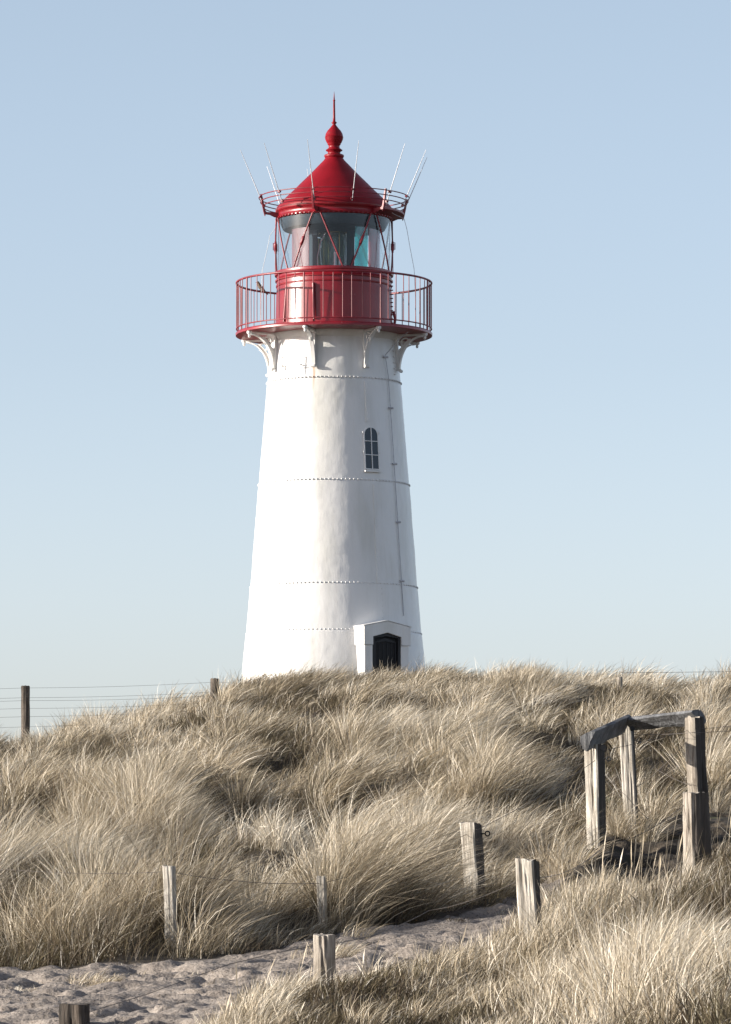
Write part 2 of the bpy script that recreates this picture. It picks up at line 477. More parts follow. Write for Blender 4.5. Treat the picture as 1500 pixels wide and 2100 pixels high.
def grid_obj(name, facemask):
    nx, ny = GX.shape
    idx = np.arange(nx * ny).reshape(nx, ny)
    quads = np.stack([idx[:-1, :-1], idx[1:, :-1], idx[1:, 1:], idx[:-1, 1:]], -1)[facemask]
    used, inv = np.unique(quads.ravel(), return_inverse=True)
    co = np.stack([GX.ravel()[used], GY.ravel()[used], GZ.ravel()[used]], -1).astype(np.float32)
    me = np_mesh(name, co, inv.reshape(-1, 4))
    at_ = me.attributes.new('path', 'FLOAT', 'POINT'); at_.data.foreach_set('value', (PM * sstep(1190, 1110, u_of(GX, GY))).ravel()[used].astype(np.float32))
    me.polygons.foreach_set('use_smooth', np.ones(len(quads), bool))
    me.materials.append(GM)
    o = bpy.data.objects.new(name, me); COL.objects.link(o)
    return o
def np_mesh(name, co, quads, tris=None):
    me = bpy.data.meshes.new(name)
    me.vertices.add(len(co)); me.vertices.foreach_set('co', co.ravel())
    nq = len(quads); ntri = 0 if tris is None else len(tris)
    loops = quads.ravel() if tris is None else np.concatenate([quads.ravel(), tris.ravel()])
    me.loops.add(len(loops)); me.loops.foreach_set('vertex_index', loops.astype(np.int32))
    starts = np.arange(nq) * 4
    if ntri: starts = np.concatenate([starts, nq * 4 + np.arange(ntri) * 3])
    me.polygons.add(nq + ntri)
    me.polygons.foreach_set('loop_start', starts.astype(np.int32))
    me.update(calc_edges=True)
    return me
fm = (PM[:-1, :-1] + PM[1:, 1:] + PM[1:, :-1] + PM[:-1, 1:]) / 4 > 0.5
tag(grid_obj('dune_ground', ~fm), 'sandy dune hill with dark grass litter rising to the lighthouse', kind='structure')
tag(grid_obj('sand_path', fm), 'trodden pale sand path crossing the foreground between grass banks', kind='structure')

def gz(x, y):
    return float(ground(np.array([x]), np.array([y]))[0])

# ------------------------------------------------------------------ grass
def m_grass():
    m = bpy.data.materials.new('dry_marram'); m.use_nodes = True
    n = m.node_tree; n.nodes.clear()
    a = N(n, 'ShaderNodeAttribute', attribute_name='tint')
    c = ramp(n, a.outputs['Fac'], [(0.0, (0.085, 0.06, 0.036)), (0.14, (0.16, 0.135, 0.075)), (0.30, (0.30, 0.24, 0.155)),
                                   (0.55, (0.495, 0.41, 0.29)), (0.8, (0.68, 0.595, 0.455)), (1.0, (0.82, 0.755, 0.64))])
    d = N(n, 'ShaderNodeBsdfDiffuse'); t = N(n, 'ShaderNodeBsdfTranslucent')
    n.links.new(c.outputs[0], d.inputs[0]); n.links.new(c.outputs[0], t.inputs[0])
    mx = N(n, 'ShaderNodeMixShader'); mx.inputs[0].default_value = 0.16
    n.links.new(d.outputs[0], mx.inputs[1]); n.links.new(t.outputs[0], mx.inputs[2])
    g = N(n, 'ShaderNodeBsdfGlossy'); g.inputs['Roughness'].default_value = 0.45
    m2 = N(n, 'ShaderNodeMixShader'); m2.inputs[0].default_value = 0.05
    n.links.new(mx.outputs[0], m2.inputs[1]); n.links.new(g.outputs[0], m2.inputs[2])
    o = N(n, 'ShaderNodeOutputMaterial'); n.links.new(m2.outputs[0], o.inputs[0])
    return m
GRASS = m_grass()
rng = np.random.RandomState(5)

def blades(cx, cy, n_each, rad, hgt, wind, tint, width, upright, seed_frac=0.0, fan=0.0, sp_t=0.28):
    """arrays per tussock -> blade ribbons (verts, quads, tris, tint)"""
    T = np.repeat(np.arange(len(cx)), n_each)
    B = len(T)
    ang = rng.rand(B) * 2 * np.pi
    rr = np.sqrt(rng.rand(B))
    ox = np.cos(ang) * rr; oy = np.sin(ang) * rr
    x = cx[T] + ox * rad[T]; y = cy[T] + oy * rad[T]
    z = ground(x, y) - 0.02
    L = hgt[T] * (0.45 + 0.75 * rng.rand(B) ** 0.8)
    spread = (0.10 + fan + (0.55 + fan) * rng.rand(B) ** 1.5) * (1 - 0.55 * upright[T])
    lx = ox * spread + rng.randn(B) * 0.17
    ly = oy * spread + rng.randn(B) * 0.20
    wx = wind[T] * (0.25 + 1.35 * rng.rand(B))
    wy = wind[T] * 0.35 * rng.randn(B) + wind[T] * 0.15
    droop = (0.05 + 0.30 * rng.rand(B) ** 2) * (1 - 0.4 * upright[T])
    S = 5
    P = np.zeros((B, S + 1, 3)); P[:, 0] = np.stack([x, y, z], -1)
    for k in range(S):
        q = (k + 0.5) / S
        tx = lx * (1 + 1.2 * q) + wx * (0.15 + 1.0 * q + 1.3 * q * q)
        ty = ly * (1 + 1.2 * q) + wy * (0.15 + 1.0 * q + 1.3 * q * q)
        tz = 1.0 - droop * 3.2 * q * q - 0.25 * wx * q * q
        d = np.stack([tx, ty, tz], -1)
        if k == 0:                                   # a few leaves are snapped part-way up
            snap = rng.rand(B) < 0.13; sk = rng.randint(2, 5, B); sdir = rng.randn(B, 3) * np.array([1, .7, .35]) + np.array([.5, 0, -.25])
        m_ = snap & (k >= sk); d[m_] = sdir[m_]
        d /= np.linalg.norm(d, axis=1)[:, None]
        P[:, k + 1] = P[:, k] + d * (L / S)[:, None]
    dirn = P[:, -1] - P[:, 0]
    side = np.stack([np.cos(ang * 3.1 + 1), np.sin(ang * 3.1 + 1) * 0.55, rng.randn(B) * 0.15], -1)
    side -= dirn * (np.sum(side * dirn, 1) / np.sum(dirn * dirn, 1))[:, None]
    side /= np.linalg.norm(side, axis=1)[:, None]
    wdt = width[T] * (0.6 + 0.8 * rng.rand(B))
    prof = np.array([0.8, 1.0, 0.95, 0.75, 0.48])
    isseed = rng.rand(B) < seed_frac
    pr = np.tile(prof, (B, 1))
    if seed_frac > 0:
        pr[isseed] = np.array([0.45, 0.45, 0.45, 0.5, 1.9])
        # upright flowering stalks
        up = P[isseed]; base = up[:, :1].copy()
        k = np.linspace(0, 1, S + 1)[None, :, None]
        tip = base + np.stack([0.18 * L[isseed] * (0.4 + rng.randn(isseed.sum()) * .8), 0.1 * rng.randn(isseed.sum()), L[isseed] * 1.25], -1)[:, None, :]
        P[isseed] = base * (1 - k) + tip * k + np.array([0.03, 0, 0]) * (k ** 2)
    V = np.zeros((B, 2 * S + 1, 3), np.float32)
    for k in range(S):
        o = side * (wdt * pr[:, k] * 0.5)[:, None]
        V[:, 2 * k] = P[:, k] - o; V[:, 2 * k + 1] = P[:, k] + o
    V[:, 2 * S] = P[:, S]
    b0 = (np.arange(B) * (2 * S + 1))[:, None]
    q = np.concatenate([b0 + np.array([2 * k, 2 * k + 1, 2 * k + 3, 2 * k + 2])[None] for k in range(S - 1)], 0)
    t = b0 + np.array([2 * S - 2, 2 * S - 1, 2 * S])[None]
    tt = np.clip(tint[T] + rng.randn(B) * sp_t, 0, 1)
    tt[isseed] = 0.6
    tt = np.repeat(tt, 2 * S + 1).astype(np.float32)
    return V.reshape(-1, 3), q, t, tt

def grass_obj(name, parts, label):
    vs, qs, ts, tt = [], [], [], []; o = 0
    for V, q, t, a in parts:
        vs.append(V); qs.append(q + o); ts.append(t + o); tt.append(a); o += len(V)
    me = np_mesh(name, np.concatenate(vs), np.concatenate(qs), np.concatenate(ts))
    a = me.attributes.new('tint', 'FLOAT', 'POINT'); a.data.foreach_set('value', np.concatenate(tt))
    me.materials.append(GRASS)
    ob = bpy.data.objects.new(name, me); COL.objects.link(ob)
    tag(ob, label, 'grass', kind='stuff')
    return ob

def scatter(Y0, Y1, u0, u1, spacing):
    """jittered grid of candidate tussock spots between two distances and two sight lines"""
    xs, ys = [], []
    y = Y0
    while y < Y1:
        xa = (u0 - 750) / F * y; xb = (u1 - 750) / F * y
        n_ = int((xb - xa) / spacing) + 1
        xs.append(xa + (np.arange(n_) + rng.rand(n_) * 1.0) * spacing)
        ys.append(y + (rng.rand(n_) - 0.5) * spacing * 1.2)
        y += spacing
    return np.concatenate(xs), np.concatenate(ys)

# spots kept open: round the fence posts' feet and the tower's porch (filled in below)
def keep_grass(X, Y):
    pm = path_mask(X, Y)
    u = u_of(X, Y)
    n_ = np.interp(u, PU, PN); f_ = np.interp(u, PU, PF)
    return pm, u, n_, f_

CLEAR = [(665, 29.5, 34, 3.0), (1090, 31.4, 36, 3.2), (965, 36.8, 30, 1.3), (335, 33.75, 40, 1.3), (1223, 38.6, 34, 1.6), (648, 34.9, 26, 1.2)]
def band(Y0, Y1, spacing, n_mean, h0, width, wind0, side, seed_frac=0.0, u0=-520, u1=2050, thatch=False, tuft=False):
    X, Y = scatter(Y0, Y1, u0, u1, spacing)
    pm, u, n_, f_ = keep_grass(X, Y)
    if side == 'far': k = (Y > (n_ + f_) / 2)
    else: k = (Y < (n_ + f_) / 2)
    hm = hummock(X, Y) / 0.25                        # about -1 .. 1
    if side == 'near': hm = hm * 0.5 + 0.2
    k &= (pm < 0.25) & (rng.rand(len(X)) < np.clip(1.0 if thatch else 0.58 + 0.45 * hm + 2.8 * fbm(X, Y / 5.0, 0.85, 3, 33.0), 0.03, 1.0))
    k |= (pm >= 0.25) & (rng.rand(len(X)) < 0.035) & (Y > 24)          # stray tufts on the sand
    # trampled hollow beneath the timber frame
    hol = bare(X, Y)
    k &= ~(hol & (rng.rand(len(X)) < 0.96))
    clr = np.ones(len(X))
    for pu, pY, hw, dep in CLEAR:                                      # worn ground at the feet of the posts
        c_ = (np.abs(u - pu) < hw) & (Y < pY + 0.15) & (Y > pY - dep)
        clr[c_] = 0.36
        k &= ~(c_ & (rng.rand(len(X)) < 0.5))
    clr[pm >= 0.25] = 0.3
    hol2 = (np.hypot(X + 0.65, Y - 100) < 2.1)
    k &= ~hol2
    X, Y, u, f_, n_, hm, clr = X[k], Y[k], u[k], f_[k], n_[k], hm[k], clr[k]
    M = len(X)
    gp = fbm(X, Y / 4.0, 0.66, 3, 90.0)
    big = np.clip(0.50 * hm + (1.5 if side == 'far' else 0.5) * gp, -0.62, 0.45)
    hgt = h0 * (0.70 + 0.55 * rng.rand(M)) * (1 + big)
    if side == 'far':
        edge = np.exp(-np.abs(Y - f_) / 1.4)
        hgt *= 1 + edge * (np.interp(u, [0, 300, 430, 700, 1000, 1150, 1300], [.42, .42, .12, .1, .15, -.1, -.3]))
    else:
        edge = np.exp(-np.abs(n_ - Y) / 0.8)
        hgt *= 0.42 + 0.46 * sstep(0, 3.0, n_ - Y) * sstep(1120, 1300, u) + 0.16 * sstep(1.0, 4.0, n_ - Y) * sstep(900, 1100, u)
    hgt *= clr
    rad = spacing * (0.30 + 0.45 * rng.rand(M)) if not tuft else 0.07 + 0.09 * rng.rand(M)
    wind = wind0 * (0.55 + 0.7 * rng.rand(M) + 1.3 * fbm(X, Y / 2, 2.5, 2, 60.0))
    up = 0.35 * rng.rand(M) + 0.3 * edge
    tint = 0.57 + (0.05 if side == 'near' else 0) + (0.60 if side == 'far' else 0.35) * fbm(X, Y / 2, 1.3, 3, 70.0) + 0.10 * rng.randn(M) - 0.10 * edge * (side == 'far')
    cnt = np.maximum(8, (n_mean * (0.6 + 0.8 * rng.rand(M)) * (1 + big))).astype(int)
    if thatch:                                        # short dead brown leaves round each root
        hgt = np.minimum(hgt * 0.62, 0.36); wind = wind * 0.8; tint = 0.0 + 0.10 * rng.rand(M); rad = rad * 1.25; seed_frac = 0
        cnt = (cnt * 0.8).astype(int)
        return blades(X, Y, cnt, rad, hgt, wind, tint, np.full(M, width * 1.25), up * 0, 0.0, 0.0, 0.06)
    return blades(X, Y, cnt, rad, hgt, wind, tint, np.full(M, width), up, seed_frac, 0.20 if tuft else 0.0)

DEN = 1.0
FAR = [(30, 40, .25, 105, .38, .0030, 0.50), (40, 50, .28, 95, .35, .0036, 0.72), (50, 60, .32, 90, .35, .0044, 0.80),
       (60, 76, .35, 95, .33, .0054, 0.68), (76, 104, .50, 60, .34, .008, 0.60)]
TUFT = [(30, 40, .50, 300, .55, .0031, 0.50), (40, 50, .55, 270, .47, .0038, 0.75), (50, 60, .62, 240, .45, .0046, 0.85), (60, 75, .75, 200, .38, .0056, 0.85)]
def tufts(spots):
    a = np.array(spots, float); Yv = a[:, 1]; Xv = (a[:, 0] - 750) / F * Yv
    o = np.ones(len(a))
    return blades(Xv, Yv, a[:, 3].astype(int), 0.10 * o, a[:, 2], 0.40 * o, 0.55 * o, 0.0031 * o, 0.2 * o, 0.0, 0.35)
HAND = [(1270, 39.2, .34, 260), (1300, 39.3, .40, 280), (1325, 39.1, .30, 200), (1345, 41.4, .42, 240), (1250, 39.7, .36, 240), (1385, 41.6, .34, 220), (1470, 41.5, .36, 220),
        (1240, 36.3, .22, 120), (1180, 37.6, .34, 200), (1150, 37.6, .3, 200), (235, 52, .62, 420), (840, 46, .5, 300), (120, 34.0, .72, 420), (210, 34.2, .78, 460), (150, 33.9, .70, 460),  (60, 34.0, .66, 380),
        (450, 34.8, .50, 340), (540, 35.3, .5, 360), (760, 35.6, .5, 380), (860, 36.0, .56, 420), (905, 36.4, .5, 320), (1030, 37.4, .42, 300), (1100, 38.6, .40, 300)]
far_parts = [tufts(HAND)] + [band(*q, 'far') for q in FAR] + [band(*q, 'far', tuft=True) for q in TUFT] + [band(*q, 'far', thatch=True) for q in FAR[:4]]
grass_obj('marram_grass', far_parts, 'dry straw coloured marram grass blown to the right covering the dune behind the path')
near_parts = [
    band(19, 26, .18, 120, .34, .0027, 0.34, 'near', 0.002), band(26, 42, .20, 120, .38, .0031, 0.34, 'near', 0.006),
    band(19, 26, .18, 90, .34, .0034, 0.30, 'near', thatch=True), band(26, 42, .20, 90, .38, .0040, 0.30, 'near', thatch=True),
]
def stalks(n_, u0, u1, hlo, hhi):
    uu = u0 + (u1 - u0) * rng.rand(n_); Yv = np.interp(uu, PU, PN) - 0.2 - 1.8 * rng.rand(n_)
    o = np.ones(n_)
    return blades((uu - 750) / F * Yv, Yv, np.ones(n_, int), 0.03 * o, hlo + (hhi - hlo) * rng.rand(n_), 0.3 * o, 0.6 * o, 0.0045 * o, 0.5 * o, 1.0)
near_parts += [stalks(50, 1220, 1520, .30, .52), stalks(34, 450, 1100, .16, .28)]
grass_obj('foreground_grass', near_parts, 'finer pale marram grass with seed heads in front of the sand path at lower right')

# ------------------------------------------------------------------ lighthouse
TY = 100.0
base = at(685, 1404, TY)
LH = empty('lighthouse', base)
tag(LH, 'white riveted lighthouse with red lantern, railed gallery and pointed red roof on the dune', 'lighthouse')
def hh(py): return at(685, py, TY).z - base.z
def rp(px): return px / 100.0        # photograph pixels at the tower -> metres

prof_py = [1460, 1385, 1300, 1296, 1200, 1196, 1000, 987, 780, 777, 740, 700, 684]
prof_r = [193, 187.5, 179.5, 178.0, 171.5, 170.2, 155.8, 153.7, 138.6, 136.8, 134.5, 131.5, 130.5]
PH = [hh(p) for p in prof_py]
def Rt(h): return float(np.interp(h, PH, prof_r)) / 100.0
def pol(th, r, h): return Vector((r * math.sin(th), -r * math.cos(th), h))

# wall: high-resolution shell with plate steps and hand-painted unevenness
nA, nH = 260, 300
hs_ = np.linspace(hh(1460), hh(684), nH)
ring_h = [hh(790), hh(999), hh(1209), hh(1304)]
hs_ = np.sort(np.concatenate([hs_] + [[r_ - 0.012, r_ + 0.012] for r_ in ring_h]))
wv = []
A = np.arange(nA) * 2 * np.pi / nA
smooth_py = [1460, 1385, 1293, 1196, 987, 777, 684]; smooth_r = [193, 187.5, 179, 171.0, 155, 137.7, 130.5]
SH = [hh(p) for p in smooth_py]
RR = np.zeros((len(hs_), nA))
for i, h in enumerate(hs_):
    r0 = np.interp(h, SH, smooth_r) / 100
    step = sum(0.007 for q in ring_h if h < q) - 0.014
    dent = 0.007 * fbm(A * 1.55, np.full(nA, h), 0.55, 3, 80.0) + 0.004 * fbm(A * 1.55, np.full(nA, h), 0.13, 2, 90.0)
    fade = np.minimum(1, np.minimum(A, 2 * np.pi - A) / 0.05)
    RR[i] = r0 + step + dent * fade
def Rt(h): return float(np.interp(h, SH, smooth_r)) / 100.0
mb = MB()
A2 = A + math.pi      # seam behind
vs = [(RR[i, k] * math.sin(A2[k]), -RR[i, k] * math.cos(A2[k]), hs_[i]) for i in range(len(hs_)) for k in range(nA)]
fs = [(i * nA + k, i * nA + (k + 1) % nA, (i + 1) * nA + (k + 1) % nA, (i + 1) * nA + k) for i in range(len(hs_) - 1) for k in range(nA)]
mb.add(vs, fs, True)
def rivet(th, h, s=0.018):
    r = Rt(h) + 0.004
    c = pol(th, r, h); nrm = Vector((math.sin(th), -math.cos(th), 0.08)); t1 = Vector((math.cos(th), math.sin(th), 0)); t2 = nrm.cross(t1)
    v = []; 
    for rr_, d in ((1, -0.01), (0.75, 0.6 * s), ):
        for k in range(6):
            a = k * math.pi / 3
            v.append(c + (t1 * math.cos(a) + t2 * math.sin(a)) * s * rr_ + nrm * d)
    v.append(c + nrm * s * 0.85)
    f = [(k, (k + 1) % 6, 6 + (k + 1) % 6, 6 + k) for k in range(6)] + [(6 + k, 6 + (k + 1) % 6, 12) for k in range(6)]
    mb.add(v, f, True)
for py in (790, 999, 1209, 1304):
    h = hh(py) ; nR = int(2 * math.pi * Rt(h) / 0.085)
    for k in range(nR): rivet(2 * math.pi * k / nR, h + 0.03, 0.020)
for (p0, p1, th) in ((800, 876, 0.50), (1008, 1203, 0.565), (1216, 1300, 0.60), (690, 780, 1.15)):
    k = 0; p = p0
    while p < p1:
        rivet(R(0) + th, hh(p), 0.018); p += 12
mb.build('wall', WHITE, LH)

# riveted lap seams (vertical cover strips)
for (p0, p1, th) in ((796, 878, 0.50), (1004, 1206, 0.565)):
    pts = []
    H = np.linspace(hh(p1), hh(p0), 14); mb = MB()
    for i in range(13):
        for (a, b) in ((H[i], H[i + 1]),):
            w_ = 0.028
            v = [pol(th - w_, Rt(a) + .0115, a), pol(th + w_, Rt(a) + .0115, a), pol(th + w_, Rt(b) + .0115, b), pol(th - w_, Rt(b) + .0115, b),
                 pol(th - w_ - .003, Rt(a) - .01, a), pol(th + w_ + .003, Rt(a) - .01, a), pol(th + w_ + .003, Rt(b) - .01, b), pol(th - w_ - .003, Rt(b) - .01, b)]
            mb.add(v, [(0, 1, 2, 3), (0, 3, 7, 4), (1, 5, 6, 2)], True)
    mb.build('seam_strip', WHITE, LH)

# lightning conductor strip with clips
mb = MB()
thc = R(53.0)
mb.tube([pol(R(50.5) if p < 760 else thc, Rt(hh(p)) + .02, hh(p)) for p in (738, 780, 840, 900, 980, 1060, 1140, 1200, 1270)], 0.008, 6)
mb.tube([pol(R(50.5), Rt(hh(738)) + .02, hh(738)), pol(R(55), 1.62, hh(708)), pol(R(58), 1.8, hh(692))], 0.009, 6)
for p in (742, 846, 960, 1079, 1199):
    c = pol(thc if p > 760 else R(50.5), Rt(hh(p)) + .03, hh(p))
    mb.tube([c + Vector((-.045, -.02, 0)), c + Vector((.045, .03, 0))], 0.022, 8)
mb.build('lightning_conductor', GREYP, LH)

# small shutter fittings below the gallery
for x_, a_ in ((-102, 0), (-65, 0)):
    th = math.asin(x_ / 137.0)
    mb = MB()
    c = lambda p, off=.05: pol(th, Rt(hh(p)) + off, hh(p))
    mb.tube([c(744), c(768)], .010, 6)
    mb.tube([c(744) + Vector((-.03, 0, 0)), c(744) + Vector((.03, 0, 0))], .014, 6)
    mb.tube([c(766) + Vector((-.07, .03, 0)), c(766) + Vector((.07, -.03, 0))], .010, 6)
    mb.tube([c(761) + Vector((-.03, 0, 0)), c(761) + Vector((.03, 0, 0))], .014, 6)
    mb.tube([c(762), c(762, -.02)], .012, 6)
    mb.tube([c(768), c(782) + Vector((-.03, 0, 0))], .007, 6)
    mb.build('wall_fitting', WHITE, LH)

# window
thw = math.asin(77 / 151.0)
nW = Vector((math.sin(thw), -math.cos(thw), 0)); tW = Vector((math.cos(thw), math.sin(thw), 0))
def wfn(s, h, d): return nW * (Rt(h) + d) + tW * s + Vector((0, 0, h))
h0, h1 = hh(975.5), hh(888.5)
def arch(hw, hb, ht, n=10):
    hs0 = ht - hw
    return [(-hw, hb), (hw, hb)] + [(hw * math.cos(a), hs0 + hw * math.sin(a)) for a in np.linspace(0, math.pi, n)]
def arch_ring(mb, fn, hw, hb, ht, wd, d0, d1, n=12):
    o = arch(hw + wd, hb - wd, ht + wd, n); i_ = arch(hw, hb, ht, n)
    m_ = len(o)
    vs = [fn(s, h, d1) for s, h in o] + [fn(s, h, d1) for s, h in i_] + [fn(s, h, d0) for s, h in o] + [fn(s, h, d0) for s, h in i_]
    fs = []
    for k in range(m_):
        k2 = (k + 1) % m_
        fs += [(k, k2, m_ + k2, m_ + k), (k, 2 * m_ + k, 2 * m_ + k2, k2), (m_ + k, m_ + k2, 3 * m_ + k2, 3 * m_ + k)]
    mb.add(vs, fs)
WN = empty('window', (0, 0, 0)); WN.parent = LH
mb = MB(); arch_ring(mb, wfn, .152, h0 + .02, h1 - .01, .016, -.02, .016)
mb.box(wfn(0, h0 - .035, .02), .38, .07, .03, Matrix.Rotation(thw, 3, 'Z'))
for s in (-.19, .19):
    for p in (900, 940): mb.box(wfn(s, hh(p), .012), .022, .025, .03, Matrix.Rotation(thw, 3, 'Z'))
mb.build('window_frame', WHITE, WN)
mb = MB(); mb.prism(arch(.150, h0 + .02, h1 - .01, 12), wfn, .001, .010)
mb.build('pane', PANE, WN)
mb = MB()
mb.prism([(-.008, h0 + .02), (.008, h0 + .02), (.008, h1 - .012), (-.008, h1 - .012)], wfn, .011, .026)
for p in (917.5, 945.5):
    mb.prism([(-.15, hh(p) - .007), (.15, hh(p) - .007), (.15, hh(p) + .007), (-.15, hh(p) + .007)], wfn, .012, .029)
mb.build('glazing_bar', WHITE, WN)

# entrance porch and door
thp = R(31.0)
nP = Vector((math.sin(thp), -math.cos(thp), 0)); tP = Vector((math.cos(thp), math.sin(thp), 0))
def pfn(s, h, d): return nP * d + tP * s + Vector((0, 0, h))
D = 2.10
hg = hh(1470); h23 = hh(1334); h05 = hh(1317); h97 = hh(1308.5); h85 = hh(1296); h72 = hh(1285)
PO = empty('porch', (0, 0, 0)); PO.parent = LH
mb = MB()
for s in (-1, 1):
    mb.prism([(s * .52, hg), (s * .335, hg), (s * .335, h23), (s * .52, h23)], pfn, 1.5, D)
mb.prism([(-.55, h23 + .001), (-.55, h85), (0, h72), (.55, h85), (.55, h23 + .001), (.335, h23 + .001), (.335, h05), (0, h97), (-.335, h05), (-.335, h23 + .001)], pfn, 1.42, D + .03)
mb.build('porch_wall', WHITE, PO, 0.008)
mb = MB()
mb.prism([(-.565, h85 + .001), (-.565, h85 + .014), (0, h72 + .018), (.565, h85 + .014), (.565, h85 + .001), (0, h72 + .003)], pfn, 1.4, D + .042)
mb.build('porch_roof', WHITE, PO, 0.004)
mb = MB()
mb.prism([(-.334, hg), (-.334, h05), (0, h97), (.334, h05), (.334, hg)], pfn, D - .12, D - .075)
DR = mb.build('door', DOORM, PO)
mb = MB()
def dfr(w0, w1, dz, a, b):
    mb.prism([(-w0, hg), (-w0, h05 - dz), (-w1, h05 - dz - .02), (-w1, hg)], pfn, a, b)
    mb.prism([(w0, hg), (w0, h05 - dz), (w1, h05 - dz - .02), (w1, hg)], pfn, a, b)
    mb.prism([(-w0, h05 - dz), (0, h97 - dz), (w0, h05 - dz), (w1, h05 - dz - .02), (0, h97 - dz - .07), (-w1, h05 - dz - .02)], pfn, a, b)
dfr(.333, .275, .002, D - .074, D - .012)
dfr(.25, .225, .10, D - .074, D - .055)
for q in (-.15, -.05, .05, .15):
    mb.prism([(q - .006, hg), (q + .006, hg), (q + .006, h05 - .12), (q - .006, h05 - .12)], pfn, D - .0745, D - .066)
mb.build('door_frame', m_plain('dark_frame_paint', (0.016, 0.016, 0.020), 0.6), DR)
mb = MB(); mb.tube([pfn(.17, hh(1362), D - .08), pfn(.17, hh(1362), D - .03), pfn(.10, hh(1362), D - .03)], .012, 8)
mb.build('handle', BLACKM, DR)

# gallery deck
hd = hh(685)
mb = MB()
mb.lathe([(1.28, hd - .055), (1.99, hd - .055), (2.03, hd - .045), (2.035, hd - .0), (2.02, hd + .02), (1.20, hd + .02)], 128)
mb.build('gallery_deck', RED, LH)
mb = MB()
mb.lathe([(1.305, hh(704)), (1.33, hh(701)), (1.36, hh(696)), (1.40, hd - .057)], 96)
mb.build('cornice', WHITE, LH)

# gallery brackets
BR0 = R(-17)
def bracket(th):
    o = empty('gallery_bracket', (0, 0, 0)); o.parent = LH; o.rotation_euler = (0, 0, th)
    # local: arm in the (-Y) direction
    P = lambda r, h, s=0: Vector((s, -r, h))
    top = hd - .057; foot = hh(765)
    rw = lambda h: Rt(h) + .01
    mb = MB()
    f = lambda s, h, d: Vector((d, -s, h))
    # top arm
    mb.prism([(1.30, top), (1.98, top), (1.98, top - .045), (1.30, top - .045)], f, -.035, .035)
    # wall leg
    n_ = 6; hs1 = np.linspace(foot, top - .05, n_)
    mb.prism([(rw(h) + .045, h) for h in hs1] + [(rw(h) - .03, h) for h in hs1[::-1]], f, -.028, .028)
    # curved flange
    r0 = rw(foot) + .05; cz = foot + .02; k = 16
    out, inn = [], []
    for i in range(k + 1):
        a = math.pi / 2 * i / k
        e = 1.0
        r_ = r0 + (1.90 - r0) * (1 - math.cos(a)) ; z_ = cz + (top - .07 - cz) * math.sin(a)
        out.append((r_, z_ - 0.0)); inn.append((r_ - .03 * math.cos(a), z_ + .028 * math.sin(a) + .0))
    mb.prism(out + inn[::-1], f, -.045, .045)
    mb.prism([(p[0] - .028 * 1.0, p[1] + .001) for p in out[:13]] + [(p[0] - .085, p[1] + .03) for p in out[:13]][::-1], f, -.014, .014)
    # ring ornament
    cr, ch = rw(top - .2) + .20, top - .17
    pts = [P(cr + .085 * math.cos(a), ch + .085 * math.sin(a)) for a in np.linspace(0, 2 * math.pi, 17)]
    mb.tube(pts, .019, 6, caps=False)
    cr2, ch2 = rw(top - .4) + .085, top - .36
    mb.tube([P(cr2 + .04 * math.cos(a), ch2 + .05 * math.sin(a)) for a in np.linspace(0, 2 * math.pi, 13)], .014, 6, caps=False)
    # foot scroll
    mb.tube([P(r0 + .01, foot - .005, -.05), P(r0 + .01, foot - .005, .05)], .036, 10)
    mb.build('bracket_arm', WHITE, o, 0.004)
    # tip pendant
    mb = MB(); mb.lathe([(0.001, 0), (.022, .012), (.03, .04), (.024, .065), (.045, .08), (.055, .10), (.055, .16), (.045, .175), (.001, .176)], 16)
    mb.v = [(x, y - 1.955, z + top - .13) for x, y, z in mb.v]
    mb.build('pendant', WHITE, o)
    return o
for k in range(8): bracket(BR0 + k * math.pi / 4)

# gallery railing: everything is welded together, each baluster its own mesh
RAIL = empty('gallery_railing', (0, 0, 0)); RAIL.parent = LH
hr = hh(581); RG = 2.015
mb = MB(); mb.ring(RG, hr, .022, 128, 8); mb.build('top_rail', RED_RAIL, RAIL)
mb = MB(); mb.ring(RG, hd + .10, .014, 128, 6); mb.build('bottom_rail', RED_RAIL, RAIL)
mbp = MB(); mbp.tube([pol(0, RG, hd - .02), pol(0, RG, hr)], .017, 8)
mbb = MB(); mbb.tube([pol(0, RG, hd + .10), pol(0, RG, hr)], .0095, 6)
post0 = mbp.build('rail_post', RED_RAIL, RAIL); bal0 = mbb.build('baluster', RED_RAIL, RAIL)
for k in range(64):
    src = post0 if k % 8 == 0 else bal0
    if k in (0, 1): o = src
    else:
        o = src.copy(); COL.objects.link(o); o.parent = RAIL
    o.rotation_euler = (random.uniform(-.002, .002), random.uniform(-.002, .002), BR0 + k * math.pi / 32)

# lantern base (red drum)
mb = MB()
mb.lathe([(1.215, hd + .02), (1.255, hd + .03), (1.255, hd + .07), (1.215, hd + .08), (1.195, hh(608)), (1.185, hh(590)), (1.20, hh(590)), (1.205, hh(587)), (1.19, hh(587)),
          (1.188, hh(579)), (1.215, hh(579)), (1.22, hh(576)), (1.20, hh(575)), (1.185, hh(571)), (1.185, hh(567)), (1.225, hh(567)), (1.235, hh(563)), (1.225, hh(560)), (1.12, hh(560)), (1.1, hh(562))], 160)
mb.build('lantern_drum', RED, LH)
